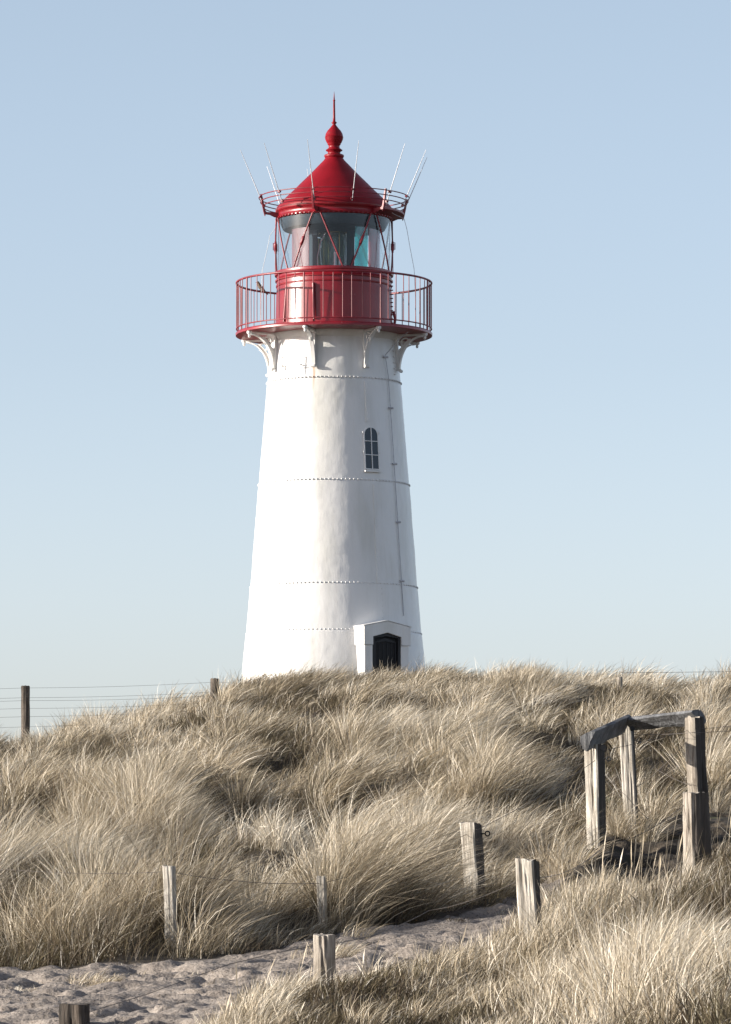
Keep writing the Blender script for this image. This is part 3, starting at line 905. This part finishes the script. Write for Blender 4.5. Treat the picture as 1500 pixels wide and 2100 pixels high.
# access door on the drum with hinges, plus riveted seam
mb = MB()
ha, hb_ = hh(676), hh(593)
mb.lathe([(1.20, ha), (1.238, ha), (1.222, hb_), (1.18, hb_)], 24, a0=R(-52), a1=R(-20))
for t_ in (-52, -20):
    v = [pol(R(t_), 1.19, ha), pol(R(t_), 1.238, ha), pol(R(t_), 1.222, hb_), pol(R(t_), 1.17, hb_)]
    mb.add(v, [(0, 1, 2, 3)])
mb.build('drum_door', RED, LH)
mb = MB()
mb.tube([pol(R(-18.5), 1.25, hh(668)), pol(R(-20.0), 1.235, hh(595))], .022, 8)
mb.build('drum_pipe', RED, LH); mb = MB()
mb.tube([pol(R(-56), 1.235, hh(668)), pol(R(-53), 1.22, hh(595))], .020, 8)
mb.build('drum_pipe', RED, LH)
for k in range(12):
    h = hd + .12 + k * .085
    mb = MB(); c = pol(R(80), 1.19, h); mb.tube([c, c + Vector((.045, -.012, 0))], .014, 6); mb.build('drum_bolt', RED_RAIL, LH)
mb = MB()
mb.tube([pol(R(84), 1.25, hh(672)), pol(R(84), 1.27, hh(655)), pol(R(86), 1.23, hh(640))], .03, 8)
mb.build('drum_fitting', RED_RAIL, LH)

# storm glass, top band, soffit
mb = MB(); mb.lathe([(1.165, hh(561)), (1.165, hh(449))], 96)
mb.build('storm_glass', GLASS, LH)
mb = MB()
mb.lathe([(1.10, hh(452)), (1.175, hh(452)), (1.20, hh(451)), (1.205, hh(448)), (1.185, hh(447)), (1.185, hh(438)), (1.20, hh(437)), (1.215, hh(435)), (1.215, hh(431)), (1.14, hh(428)), (1.10, hh(427))], 128)
for k in range(72):
    a = 2 * math.pi * k / 72
    mb.box(pol(a, 1.20, hh(450)), .03, .03, .022, Matrix.Rotation(a, 3, 'Z'))
mb.build('eave_band', RED, LH)

# roof: near-straight cone flaring at the eave
mb = MB()
pr = [(119.5, 431), (119, 426), (109, 414.5), (97, 403), (84, 391), (69, 376), (55, 362.5), (42, 349.5), (30, 337), (22, 329), (18.5, 324)]
mb.lathe([(r / 100, hh(p)) for r, p in pr], 128)
mb.build('roof', RED_ROOF, LH)
mb = MB()
fin = [(18.5, 324), (20.5, 321), (20.5, 318), (19, 317), (13, 315), (13, 311), (17, 309), (17.5, 307.5), (14, 305), (11.5, 303), (11.5, 298), (13.5, 296.5), (13.5, 295),
       (15.5, 292), (18.3, 286), (19, 281), (19.3, 280.5), (18.6, 280), (17.5, 274), (14, 268), (9.5, 263), (5.5, 258), (3.5, 255.5), (3.2, 254), (5.5, 252), (5.5, 250.5), (2.8, 248.5),
       (2.6, 240), (1.9, 207), (2.6, 206), (2.6, 205), (1.5, 204), (.9, 195), (.2, 187)]
mb.lathe([(r / 100, hh(p)) for r, p in fin], 40)
mb.build('finial', RED_ROOF, LH)

# diagonal braces outside the glass
def brace(th0, th1, buckle):
    mb = MB()
    a = pol(R(th0), 1.205, hh(452)); b = pol(R(th1), 1.215, hh(562))
    n_ = 6
    pts = [pol(R(th0 + (th1 - th0) * t), 1.205 + .01 * t, hh(452) + (hh(562) - hh(452)) * t) for t in np.linspace(0, 1, n_)]
    mb.tube(pts, .017, 8)
    if buckle:
        m_ = pol(R(th0 + (th1 - th0) * .5), 1.21, (hh(452) + hh(562)) / 2)
        d = (pts[3] - pts[2]).normalized()
        mb.tube([m_ - d * .10, m_ - d * .07, m_ + d * .07, m_ + d * .10], [.02, .036, .036, .02], 8)
        mb.tube([m_ - d * .13, m_ + d * .13], .024, 6)
    mb.build('brace', RED_RAIL, LH)
for k in range(6):
    top = -77 + 60 * k
    brace(top - 4, top - 26, True)
    brace(top + 4, top + 26, False)
# small eye handles at the sides of the glass
for th in (-92, 88):
    s = 1 if th > 0 else -1
    mb = MB()
    mb.tube([pol(R(th), 1.21, hh(450)), pol(R(th), 1.22, hh(560))], .009, 6)
    q = [(1.21, 498), (1.21, 512), (1.26, 512), (1.26, 498), (1.21, 498)]
    mb.tube([pol(R(th), r_, hh(p)) for r_, p in q], .010, 6)
    mb.build('glass_handle', RED_RAIL, LH)

# ring rail round the eaves, its stanchions and whip antennas
ER = empty('eave_railing', (0, 0, 0)); ER.parent = LH
for r_, p in ((1.555, 406), (1.52, 415), (1.475, 424)):
    mb = MB(); mb.ring(r_, hh(p), .011, 96, 6); mb.build('eave_rail', RED_RAIL, ER)
for t_ in (-75, -15, 45, 105, 165, -135):
    mb = MB()
    a = R(t_ - 1.5)
    f = lambda s, h, d: Vector((d, -s, h))
    o = [(1.18, hh(451)), (1.27, hh(449)), (1.36, hh(445)), (1.455, hh(444)), (1.46, hh(448)), (1.475, hh(446)), (1.50, hh(438)), (1.535, hh(422)), (1.55, hh(412)), (1.565, hh(403)),
         (1.535, hh(403)), (1.51, hh(412)), (1.49, hh(422)), (1.455, hh(437)), (1.43, hh(439.5)), (1.19, hh(439.5))]
    mb.prism(o, f, -.02, .02)
    st = mb.build('stanchion', RED_RAIL, ER, 0.003); st.rotation_euler = (0, 0, a)
# short platform sector on the right
mb = MB()
for (ra, rb, ha_, hb2) in ((1.19, 1.45, hh(438), hh(442)),):
    mb.lathe([(ra, ha_), (rb, ha_), (rb, hb2), (ra, hh(449)), (ra, ha_)], 24, a0=R(44), a1=R(106))
    for t_ in (44, 106):
        mb.add([pol(R(t_), ra, ha_), pol(R(t_), rb, ha_), pol(R(t_), rb, hb2), pol(R(t_), ra, hh(449))], [(0, 1, 2, 3)])
mb.build('eave_platform', RED_RAIL, ER)
for t_ in (-76, -45, -15, 15.5, 47, 73, 104, -135, -163):
    o = empty('whip_antenna', (0, 0, 0)); o.parent = LH; o.rotation_euler = (0, 0, R(t_) + random.uniform(-.01, .01))
    mb = MB()
    h_b, h_t = hh(431), hh(316 + random.uniform(-2, 3))
    P0 = Vector((0, -1.475, h_b)); P1 = Vector((0, -1.99, h_t))
    mb.tube([P0, P0.lerp(P1, .5), P1], [.0095, .009, .005], 6)
    mb.build('whip', SILVER, o)
    for q in (.03, .19):
        c = P0.lerp(P1, q)
        mb = MB(); mb.tube([c + Vector((-.035, .01, 0)), c + Vector((.035, .01, 0))], .024, 8)
        mb.build('clamp', RED_RAIL, o)

# cables from the eaves to the gallery
def cable(pts):
    mb = MB(); mb.tube(pts, .0055, 6); mb.build('cable', CABLE, LH)
cable([pol(R(-88), 1.19, hh(462)), pol(R(-88), 1.23, hh(470)), pol(R(-86), 1.33, hh(484)), pol(R(-84), 1.36, hh(500)), pol(R(-82), 1.43, hh(530)), pol(R(-80), 1.50, hh(558)), pol(R(-80), 1.52, hh(600)), pol(R(-80), 1.53, hh(676))])
cable([pol(R(50), 1.47, hh(424)), pol(R(54), 1.30, hh(438)), pol(R(66), 1.36, hh(447)), pol(R(72), 1.52, hh(455)), pol(R(76), 1.55, hh(475)), pol(R(78), 1.60, hh(510)), pol(R(80), 1.68, hh(556)), pol(R(80), 1.70, hh(600)), pol(R(80), 1.72, hh(676))])

# inside the lantern: lens, frame posts, coloured filter panes, soffit and floor
mb = MB(); mb.lathe([(1.16, hh(451)), (1.05, hh(472)), (1.03, hh(472)), (.9, hh(462)), (.001, hh(456))], 64)
mb.build('soffit', DARKIN, LH)
mb = MB(); mb.lathe([(.001, hh(566)), (1.12, hh(566)), (1.12, hh(561))], 64); mb.build('lantern_floor', DARKIN, LH)
def panel(name, m, t0, t1, r_, p0, p1, n_=10):
    mb = MB(); mb.lathe([(r_, hh(p0)), (r_, hh(p1)), (r_ + .02, hh(p1)), (r_ + .02, hh(p0)), (r_, hh(p0))], n_, a0=R(t0), a1=R(t1)); mb.build(name, m, LH)
panel('filter_pane', FRED, -66, -33, .93, 563, 476)
panel('filter_pane', FCYAN, 27, 46, .95, 563, 476)
panel('filter_pane', FRED, 50, 84, .93, 563, 476)
panel('screen', DARKIN, -100, -40, .52, 563, 476)
panel('screen', DARKIN, 35, 62, .46, 563, 476)
panel('screen', DARKIN, 157, 178, .95, 563, 476)
panel('screen', DARKIN, -178, -148, .95, 563, 476)
LE = empty('lens', (0, 0, 0)); LE.parent = LH
mb = MB()
pr = []
for i in range(23):
    p = 557 - i * 3.4
    bulge = .27 + .05 * math.cos((i - 11) / 11 * 1.3)
    pr += [(bulge - .03, hh(p)), (bulge, hh(p - 1.7))]
mb.lathe(pr, 32, smooth=False)
mb.build('lens_prisms', LENS, LE)
mb = MB()
for p in (560, 479): mb.ring(.30, hh(p), .02, 40, 6)
for k in range(6):
    a = R(20 + 60 * k); mb.tube([pol(a, .315, hh(560)), pol(a, .33, hh(519)), pol(a, .315, hh(479))], .010, 6)
mb.build('lens_frame', BRASS, LE)
mb = MB(); mb.lathe([(.03, hh(562)), (.035, hh(555)), (.022, hh(550)), (.028, hh(540)), (.026, hh(528)), (.008, hh(522)), (.001, hh(521))], 16)
mb.build('bulb', m_plain('frosted_bulb', (0.8, 0.8, 0.8), 0.2), LE)
mb = MB(); mb.tube([Vector((-.33, -.5, hh(560))), Vector((-.34, -.5, hh(535))), Vector((-.28, -.5, hh(505))), Vector((-.17, -.5, hh(484)))], .012, 6)
mb.build('lantern_rod', SILVER, LH)
mb = MB(); mb.tube([Vector((.03, -.62, hh(561))), Vector((.03, -.62, hh(525)))], [.035, .03], 10); mb.build('lamp_tube', SILVER, LH); mb = MB()
mb.tube([Vector((.12, -.6, hh(561))), Vector((.12, -.6, hh(536)))], .022, 8)
mb.build('lamp_tube', SILVER, LH)

# ------------------------------------------------------------------ bird on the rail
bth = R(-130)
bp = base + pol(bth, RG, hr + .022)
BIRD = empty('bird', bp, R(0))
tag(BIRD, 'small brown bird perched on the back of the gallery rail', 'bird')
mb = MB()
pts = [(-.085, 0, .175), (-.078, 0, .175), (-.06, 0, .172), (-.045, 0, .150), (-.035, 0, .115), (-.01, 0, .075), (.03, 0, .035), (.06, 0, .000), (.095, 0, -.035), (.14, 0, -.075), (.155, 0, -.088)]
rad = [.004, .018, .030, .029, .038, .047, .042, .028, .017, .013, .004]
mb.tube(pts, rad, 14)
mb.build('body', m_plain('brown_plumage', (0.17, 0.12, 0.085), 0.8, 0, .5, 30), BIRD)
for s in (-1, 1):
    mb = MB(); mb.tube([(-.03, s * .036, .115), (.01, s * .046, .08), (.06, s * .030, .02), (.115, s * .012, -.04)], [.008, .022, .018, .003], 8)
    mb.build('wing', m_plain('dark_plumage', (0.07, 0.05, 0.04), 0.8, 0, .5, 30), BIRD)
    mb = MB(); mb.tube([(-.005, s * .018, .045), (-.008, s * .018, -.004)], .004, 5); mb.tube([(-.03, s * .018, .003), (.012, s * .018, .003)], .004, 5)
    mb.build('leg', BLACKM, BIRD)
mb = MB(); mb.tube([(-.083, 0, .174), (-.115, 0, .168)], [.008, .001], 6); mb.build('beak', BLACKM, BIRD)

# ------------------------------------------------------------------ timber
def log(mb, p0, p1, r0, r1, shape='round', seed=0, n=36, rings=26, rot=0.0, rough=1.0, topcut=(0, 0), bark=False):  # bark: paint shade on the faces turned from the sun
    """split or round log between two points, with drying cracks; p1 is the top"""
    p0 = Vector(p0); p1 = Vector(p1); ax = (p1 - p0); L = ax.length; ax.normalize()
    u = ax.cross(Vector((0, 1, 0)));
    if u.length < .1: u = ax.cross(Vector((1, 0, 0)))
    u.normalize(); v = ax.cross(u) * -1
    if v.y > 0: v = -v
    u = Vector((abs(u.x), u.y, u.z)) if abs(u.x) > .5 else u
    rs = random.Random(seed)
    cr = [(rs.random() * 2 * math.pi, rs.uniform(.03, .07), rs.uniform(.10, .28), rs.random() * 9) for _ in range(7)]
    vs = []
    for i in range(rings + 1):
        t = i / rings
        c = p0 + ax * (L * t)
        r = r0 + (r1 - r0) * t
        for k in range(n):
            a = 2 * math.pi * k / n
            if shape == 'round': q = 1.0
            elif shape == 'square':
                q = 1 / max(abs(math.cos(a)), abs(math.sin(a))); q = min(q, 1.27) * .88
            elif shape == 'half':        # flat towards +angle 0
                q = min(1.0, .35 / max(1e-6, math.cos(a))) if math.cos(a) > 0 else 1.0
            elif shape == 'quarter':     # triangular rail
                q = .62 / max(math.cos(((a + math.pi / 3) % (2 * math.pi / 3)) - math.pi / 3), .3); q = min(q, 1.08)
            nz = float(vnoise(np.array([a * 1.2 + seed * 3.3]), np.array([t * L * 4 + seed]))[0]) * .16
            nz += float(vnoise(np.array([a * 5 + seed]), np.array([t * L * 9]))[0]) * .07
            for ca, cw, cd, cp in cr:
                da = (a - ca - .12 * math.sin(t * 5 + cp) + math.pi) % (2 * math.pi) - math.pi
                nz -= cd * math.exp(-(da / cw) ** 2 / 2) * (.35 + .65 * math.sin(t * 3 + cp) ** 2)
            rr_ = r * q * (1 + nz * rough)
            aa = a + rot
            zz = 0
            if i == rings: zz = topcut[0] * math.cos(aa) * r + topcut[1] * math.sin(aa) * r + float(vnoise(np.array([a * 2.0]), np.array([seed * 7.7]))[0]) * .02
            vs.append(c + (u * math.cos(aa) + v * math.sin(aa)) * rr_ + ax * zz)
    fs = [(i * n + k, i * n + (k + 1) % n, (i + 1) * n + (k + 1) % n, (i + 1) * n + k) for i in range(rings) for k in range(n)]
    at_ = [1.0 if bark and not (n // 8 <= k < n * 5 // 8) else 0.0 for i in range(rings) for k in range(n)]  # marks the faces turned from the sun that get the painted-in shade
    mb.add(vs, fs, False, at_)
    for off, cc in ((0, p0), (rings * n, p1)):
        ctr = cc
        vv = [ctr] + [vs[off + k] for k in range(n)]
        mb.add(vv, [(0, 1 + k, 1 + (k + 1) % n) for k in range(n)])

def localize(mb, loc):
    mb.v = [(x - loc.x, y - loc.y, z - loc.z) for x, y, z in mb.v]

def eyebolt(parent, c, s=1.0):
    mb = MB()
    d = Vector((1, -.25, 0)).normalized()
    mb.tube([c, c + d * .035 * s], .007 * s, 6)
    cc = c + d * .058 * s
    mb.tube([cc + (d * math.cos(a) + Vector((0, 0, 1)) * math.sin(a)) * .022 * s for a in np.linspace(0, 2 * math.pi, 13)], .0075 * s, 6, caps=False)
    mb.build('eyebolt', BLACKM, parent)

def fence_post(Y, bx, by, tx, ty, wpx, shape, m, label, seed, rot=0.0, taper=1.0, bury=.35, name='fence_post', group='wooden fence posts along the sand path', cut=(0, 0), ebolt=None, rough=1.0, bark=False):  # bark: paint shade on the faces turned from the sun
    b = at(bx, by, Y); t = at(tx, ty, Y)
    r1 = wpx / F * Y / 2
    d = (t - b).normalized()
    b2 = b - d * bury
    loc = b
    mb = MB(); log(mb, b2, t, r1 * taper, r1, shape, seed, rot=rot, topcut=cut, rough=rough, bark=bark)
    localize(mb, loc)
    if ebolt:
        E = empty(name, loc); 
        mb.build('post_timber', m, E)
        ex = at(ebolt[0], ebolt[1], Y - .01) - loc
        eyebolt(E, ex, .8)
        o = E
    else:
        o = mb.build(name, m); o.location = loc
    tag(o, label, 'fence post', group)
    return o

G1 = 'wooden fence posts along the sand path'
fence_post(29.5, 668, 2075, 665, 1917, 44, 'round', WOOD, 'round ribbed grey fence post standing in the middle of the sand path edge', 3, taper=1.02, rough=1.5)
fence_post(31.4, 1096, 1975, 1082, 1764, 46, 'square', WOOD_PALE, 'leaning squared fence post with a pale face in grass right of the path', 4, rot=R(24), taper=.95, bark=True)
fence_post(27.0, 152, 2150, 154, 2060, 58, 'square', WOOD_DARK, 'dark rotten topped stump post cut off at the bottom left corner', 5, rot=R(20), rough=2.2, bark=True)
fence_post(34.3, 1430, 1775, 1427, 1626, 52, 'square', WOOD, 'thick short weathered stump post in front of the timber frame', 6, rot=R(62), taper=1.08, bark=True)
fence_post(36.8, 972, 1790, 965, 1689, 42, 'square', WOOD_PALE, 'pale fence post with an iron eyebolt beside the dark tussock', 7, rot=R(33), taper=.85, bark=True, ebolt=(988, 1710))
fence_post(33.75, 353, 1975, 346, 1776, 26, 'square', WOOD_PALE, 'narrow bleached white post between the two left grass tussocks', 8, rot=R(15), taper=.9)
fence_post(34.9, 663, 1900, 660, 1798, 19, 'square', WOOD_PALE, 'small pale post almost hidden in grass at the centre', 9, rot=R(20))
G2 = 'fence posts on the dune ridge'
fence_post(69.5, 52, 1560, 52, 1407, 17.5, 'round', WOOD_DARK, 'tall dark knotty fence post on the ridge at far left', 10, group=G2, rough=1.3, bury=.5)
fence_post(71.0, 441, 1460, 441, 1392, 19, 'round', WOOD_DARK, 'short dark fence post top on the ridge left of the lighthouse', 11, group=G2, bury=.5)
fence_post(70.0, 1272, 1440, 1272, 1389, 11, 'round', WOOD, 'faint post top buried in ridge grass right of the lighthouse', 12, group=G2, bury=.5)

# timber frame (corner of the path fence)
fl = at(1330, 1700, 38.6)
FR = empty('timber_frame', fl)
tag(FR, 'weathered timber frame of three posts under two split rails above the path', 'fence frame')
def fpart(name, m, Y0, b, Y1, t, r0, r1, shape, seed, rot=0.0, **kw):
    mb = MB(); log(mb, at(b[0], b[1], Y0), at(t[0], t[1], Y1), r0 / F * Y0, r1 / F * Y1, shape, seed, rot=rot, **kw)
    localize(mb, fl); return mb.build(name, m, FR)
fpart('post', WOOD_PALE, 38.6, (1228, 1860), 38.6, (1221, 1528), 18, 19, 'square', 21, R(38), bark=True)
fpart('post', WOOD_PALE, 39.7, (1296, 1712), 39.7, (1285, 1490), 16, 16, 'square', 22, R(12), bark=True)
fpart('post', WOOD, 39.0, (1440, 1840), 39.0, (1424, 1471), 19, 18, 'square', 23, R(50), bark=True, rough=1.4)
def split_rail(name, p0, p1, w0, w1, nrm, thick, seed, m):
    '''a riven rail: one flat face (normal nrm) and a ridged back'''
    mb = MB(); ax = (p1 - p0).normalized(); nrm = (nrm - ax * nrm.dot(ax)).normalized(); t = nrm.cross(ax); n_ = 30
    if t.z < 0: t = -t
    sec = [(-1, 0), (-.5, .02), (0, -.02), (.5, .02), (1, 0), (.92, -.35), (.45, -.75), (0, -1), (-.5, -.8), (-.95, -.4)]
    vs = []
    for i in range(n_ + 1):
        q = i / n_; w_ = w0 + (w1 - w0) * q; c = p0.lerp(p1, q)
        for j, (a, b) in enumerate(sec):
            k_ = float(vnoise(np.array([q * 7.0 + seed]), np.array([j * 2.3 + seed]))[0]) * .14 + float(vnoise(np.array([q * 26.0 + seed]), np.array([j * 5.3]))[0]) * .07
            vs.append(c + t * (a * (1 + k_) * w_) + nrm * (b * thick + k_ * thick * .35))
    k = len(sec)
    mb.add(vs, [(i * k + j, i * k + (j + 1) % k, (i + 1) * k + (j + 1) % k, (i + 1) * k + j) for i in range(n_) for j in range(k)] + [tuple(range(k)), tuple(range(n_ * k, n_ * k + k))])
    localize(mb, fl); mb.build(name, m, FR)
pxm = 39 / F
split_rail('rail', at(1212, 1521, 38.3), at(1289, 1485, 39.6), 21 * pxm, 20 * pxm, Vector((.6, -.75, -.45)), .09, 25, WOOD_BEAM)
split_rail('rail', at(1287, 1488, 39.55), at(1433, 1474, 39.0), 18 * pxm, 24 * pxm, Vector((.4, -.85, -.5)), .08, 26, WOOD_BEAM)
eyebolt(FR, at(1238, 1557, 38.4) - fl, .75)
eyebolt(FR, at(1301, 1518, 39.5) - fl, .75)
def bolt(px, py, Y):
    mb = MB(); c = at(px, py, Y) - fl
    mb.tube([c + Vector((0, -.01, 0)), c + Vector((0, -.03, 0))], .022, 8); mb.build('bolt', BLACKM, FR)
bolt(1238, 1533, 38.35); bolt(1297, 1495, 39.4); bolt(1432, 1502, 38.8)

# ------------------------------------------------------------------ wires
def wire(pts, label, sag=0.0, rad=.0022, grp='wire strands of the fences'):
    P = [at(*p) for p in pts]
    out = []
    for a, b in zip(P[:-1], P[1:]):
        for k in range(12):
            t = k / 12; q = a.lerp(b, t); q.z -= sag * 4 * t * (1 - t); out.append(q)
    out.append(P[-1])
    loc = P[0]
    mb = MB(); mb.tube(out, rad, 5); localize(mb, loc)
    o = mb.build('fence_wire', WIRE); o.location = loc
    tag(o, label, 'wire', grp)
rows = [(1412, 1407, 1399), (1431, 1427, 1419), (1437, 1433, 1427), (1453, 1449, 1441), (1469, 1466, 1455), (1490, 1487, 1470)]
nm = ['highest', 'second', 'third', 'fourth', 'fifth', 'lowest']
for (a, b, c), q in zip(rows, nm):
    wire([(-500, a + 6, 68.5), (52, b + 4, 69.4), (441, c, 71.0), (560, c - 1, 71.5)], f'{q} of the six thin wires strung between the ridge posts at left', .02, .0019)
wire([(1272, 1380, 70), (1560, 1377, 70.5)], 'thin wire above the ridge grass at far right', 0, .0028)
wire([(154, 2085, 27), (300, 2040, 27.7), (470, 1978, 28.8), (560, 1956, 29.1), (643, 1940, 29.4)], 'sagging wire from the ribbed post down to the rotten corner stump', 0)
wire([(690, 1935, 29.5), (880, 1868, 31.5), (1075, 1800, 31.4)], 'sagging wire from the ribbed post to the leaning squared post', .03)
wire([(1108, 1800, 31.4), (1240, 1735, 34), (1405, 1650, 34.3)], 'wire from the leaning squared post to the thick stump', .05)
wire([(-60, 1776, 34.5), (346, 1788, 33.75), (660, 1812, 34.9), (965, 1708, 36.8), (1221, 1560, 38.4)], 'wire through the grass past the three pale posts to the timber frame', .03)
wire([(1238, 1540, 38.4), (1420, 1496, 39.0), (1560, 1482, 38.8)], 'upper straight wire across the timber frame opening', .005)
wire([(1298, 1507, 39.5), (1420, 1503, 38.6), (1560, 1494, 38.8)], 'lower straight wire across the timber frame opening', .005)
wire([(1298, 1525, 39.5), (1345, 1577, 39.6), (1420, 1612, 38.7)], 'slack wire slanting down to the right inside the timber frame', .01)
wire([(1410, 1520, 38.7), (1350, 1580, 39.3), (1310, 1612, 39.8)], 'slack wire slanting down to the left inside the timber frame', .01)
wire([(1242, 1590, 38.4), (1285, 1632, 38.1), (1330, 1680, 38.4)], 'broken wire hanging from the front post of the timber frame', .01)
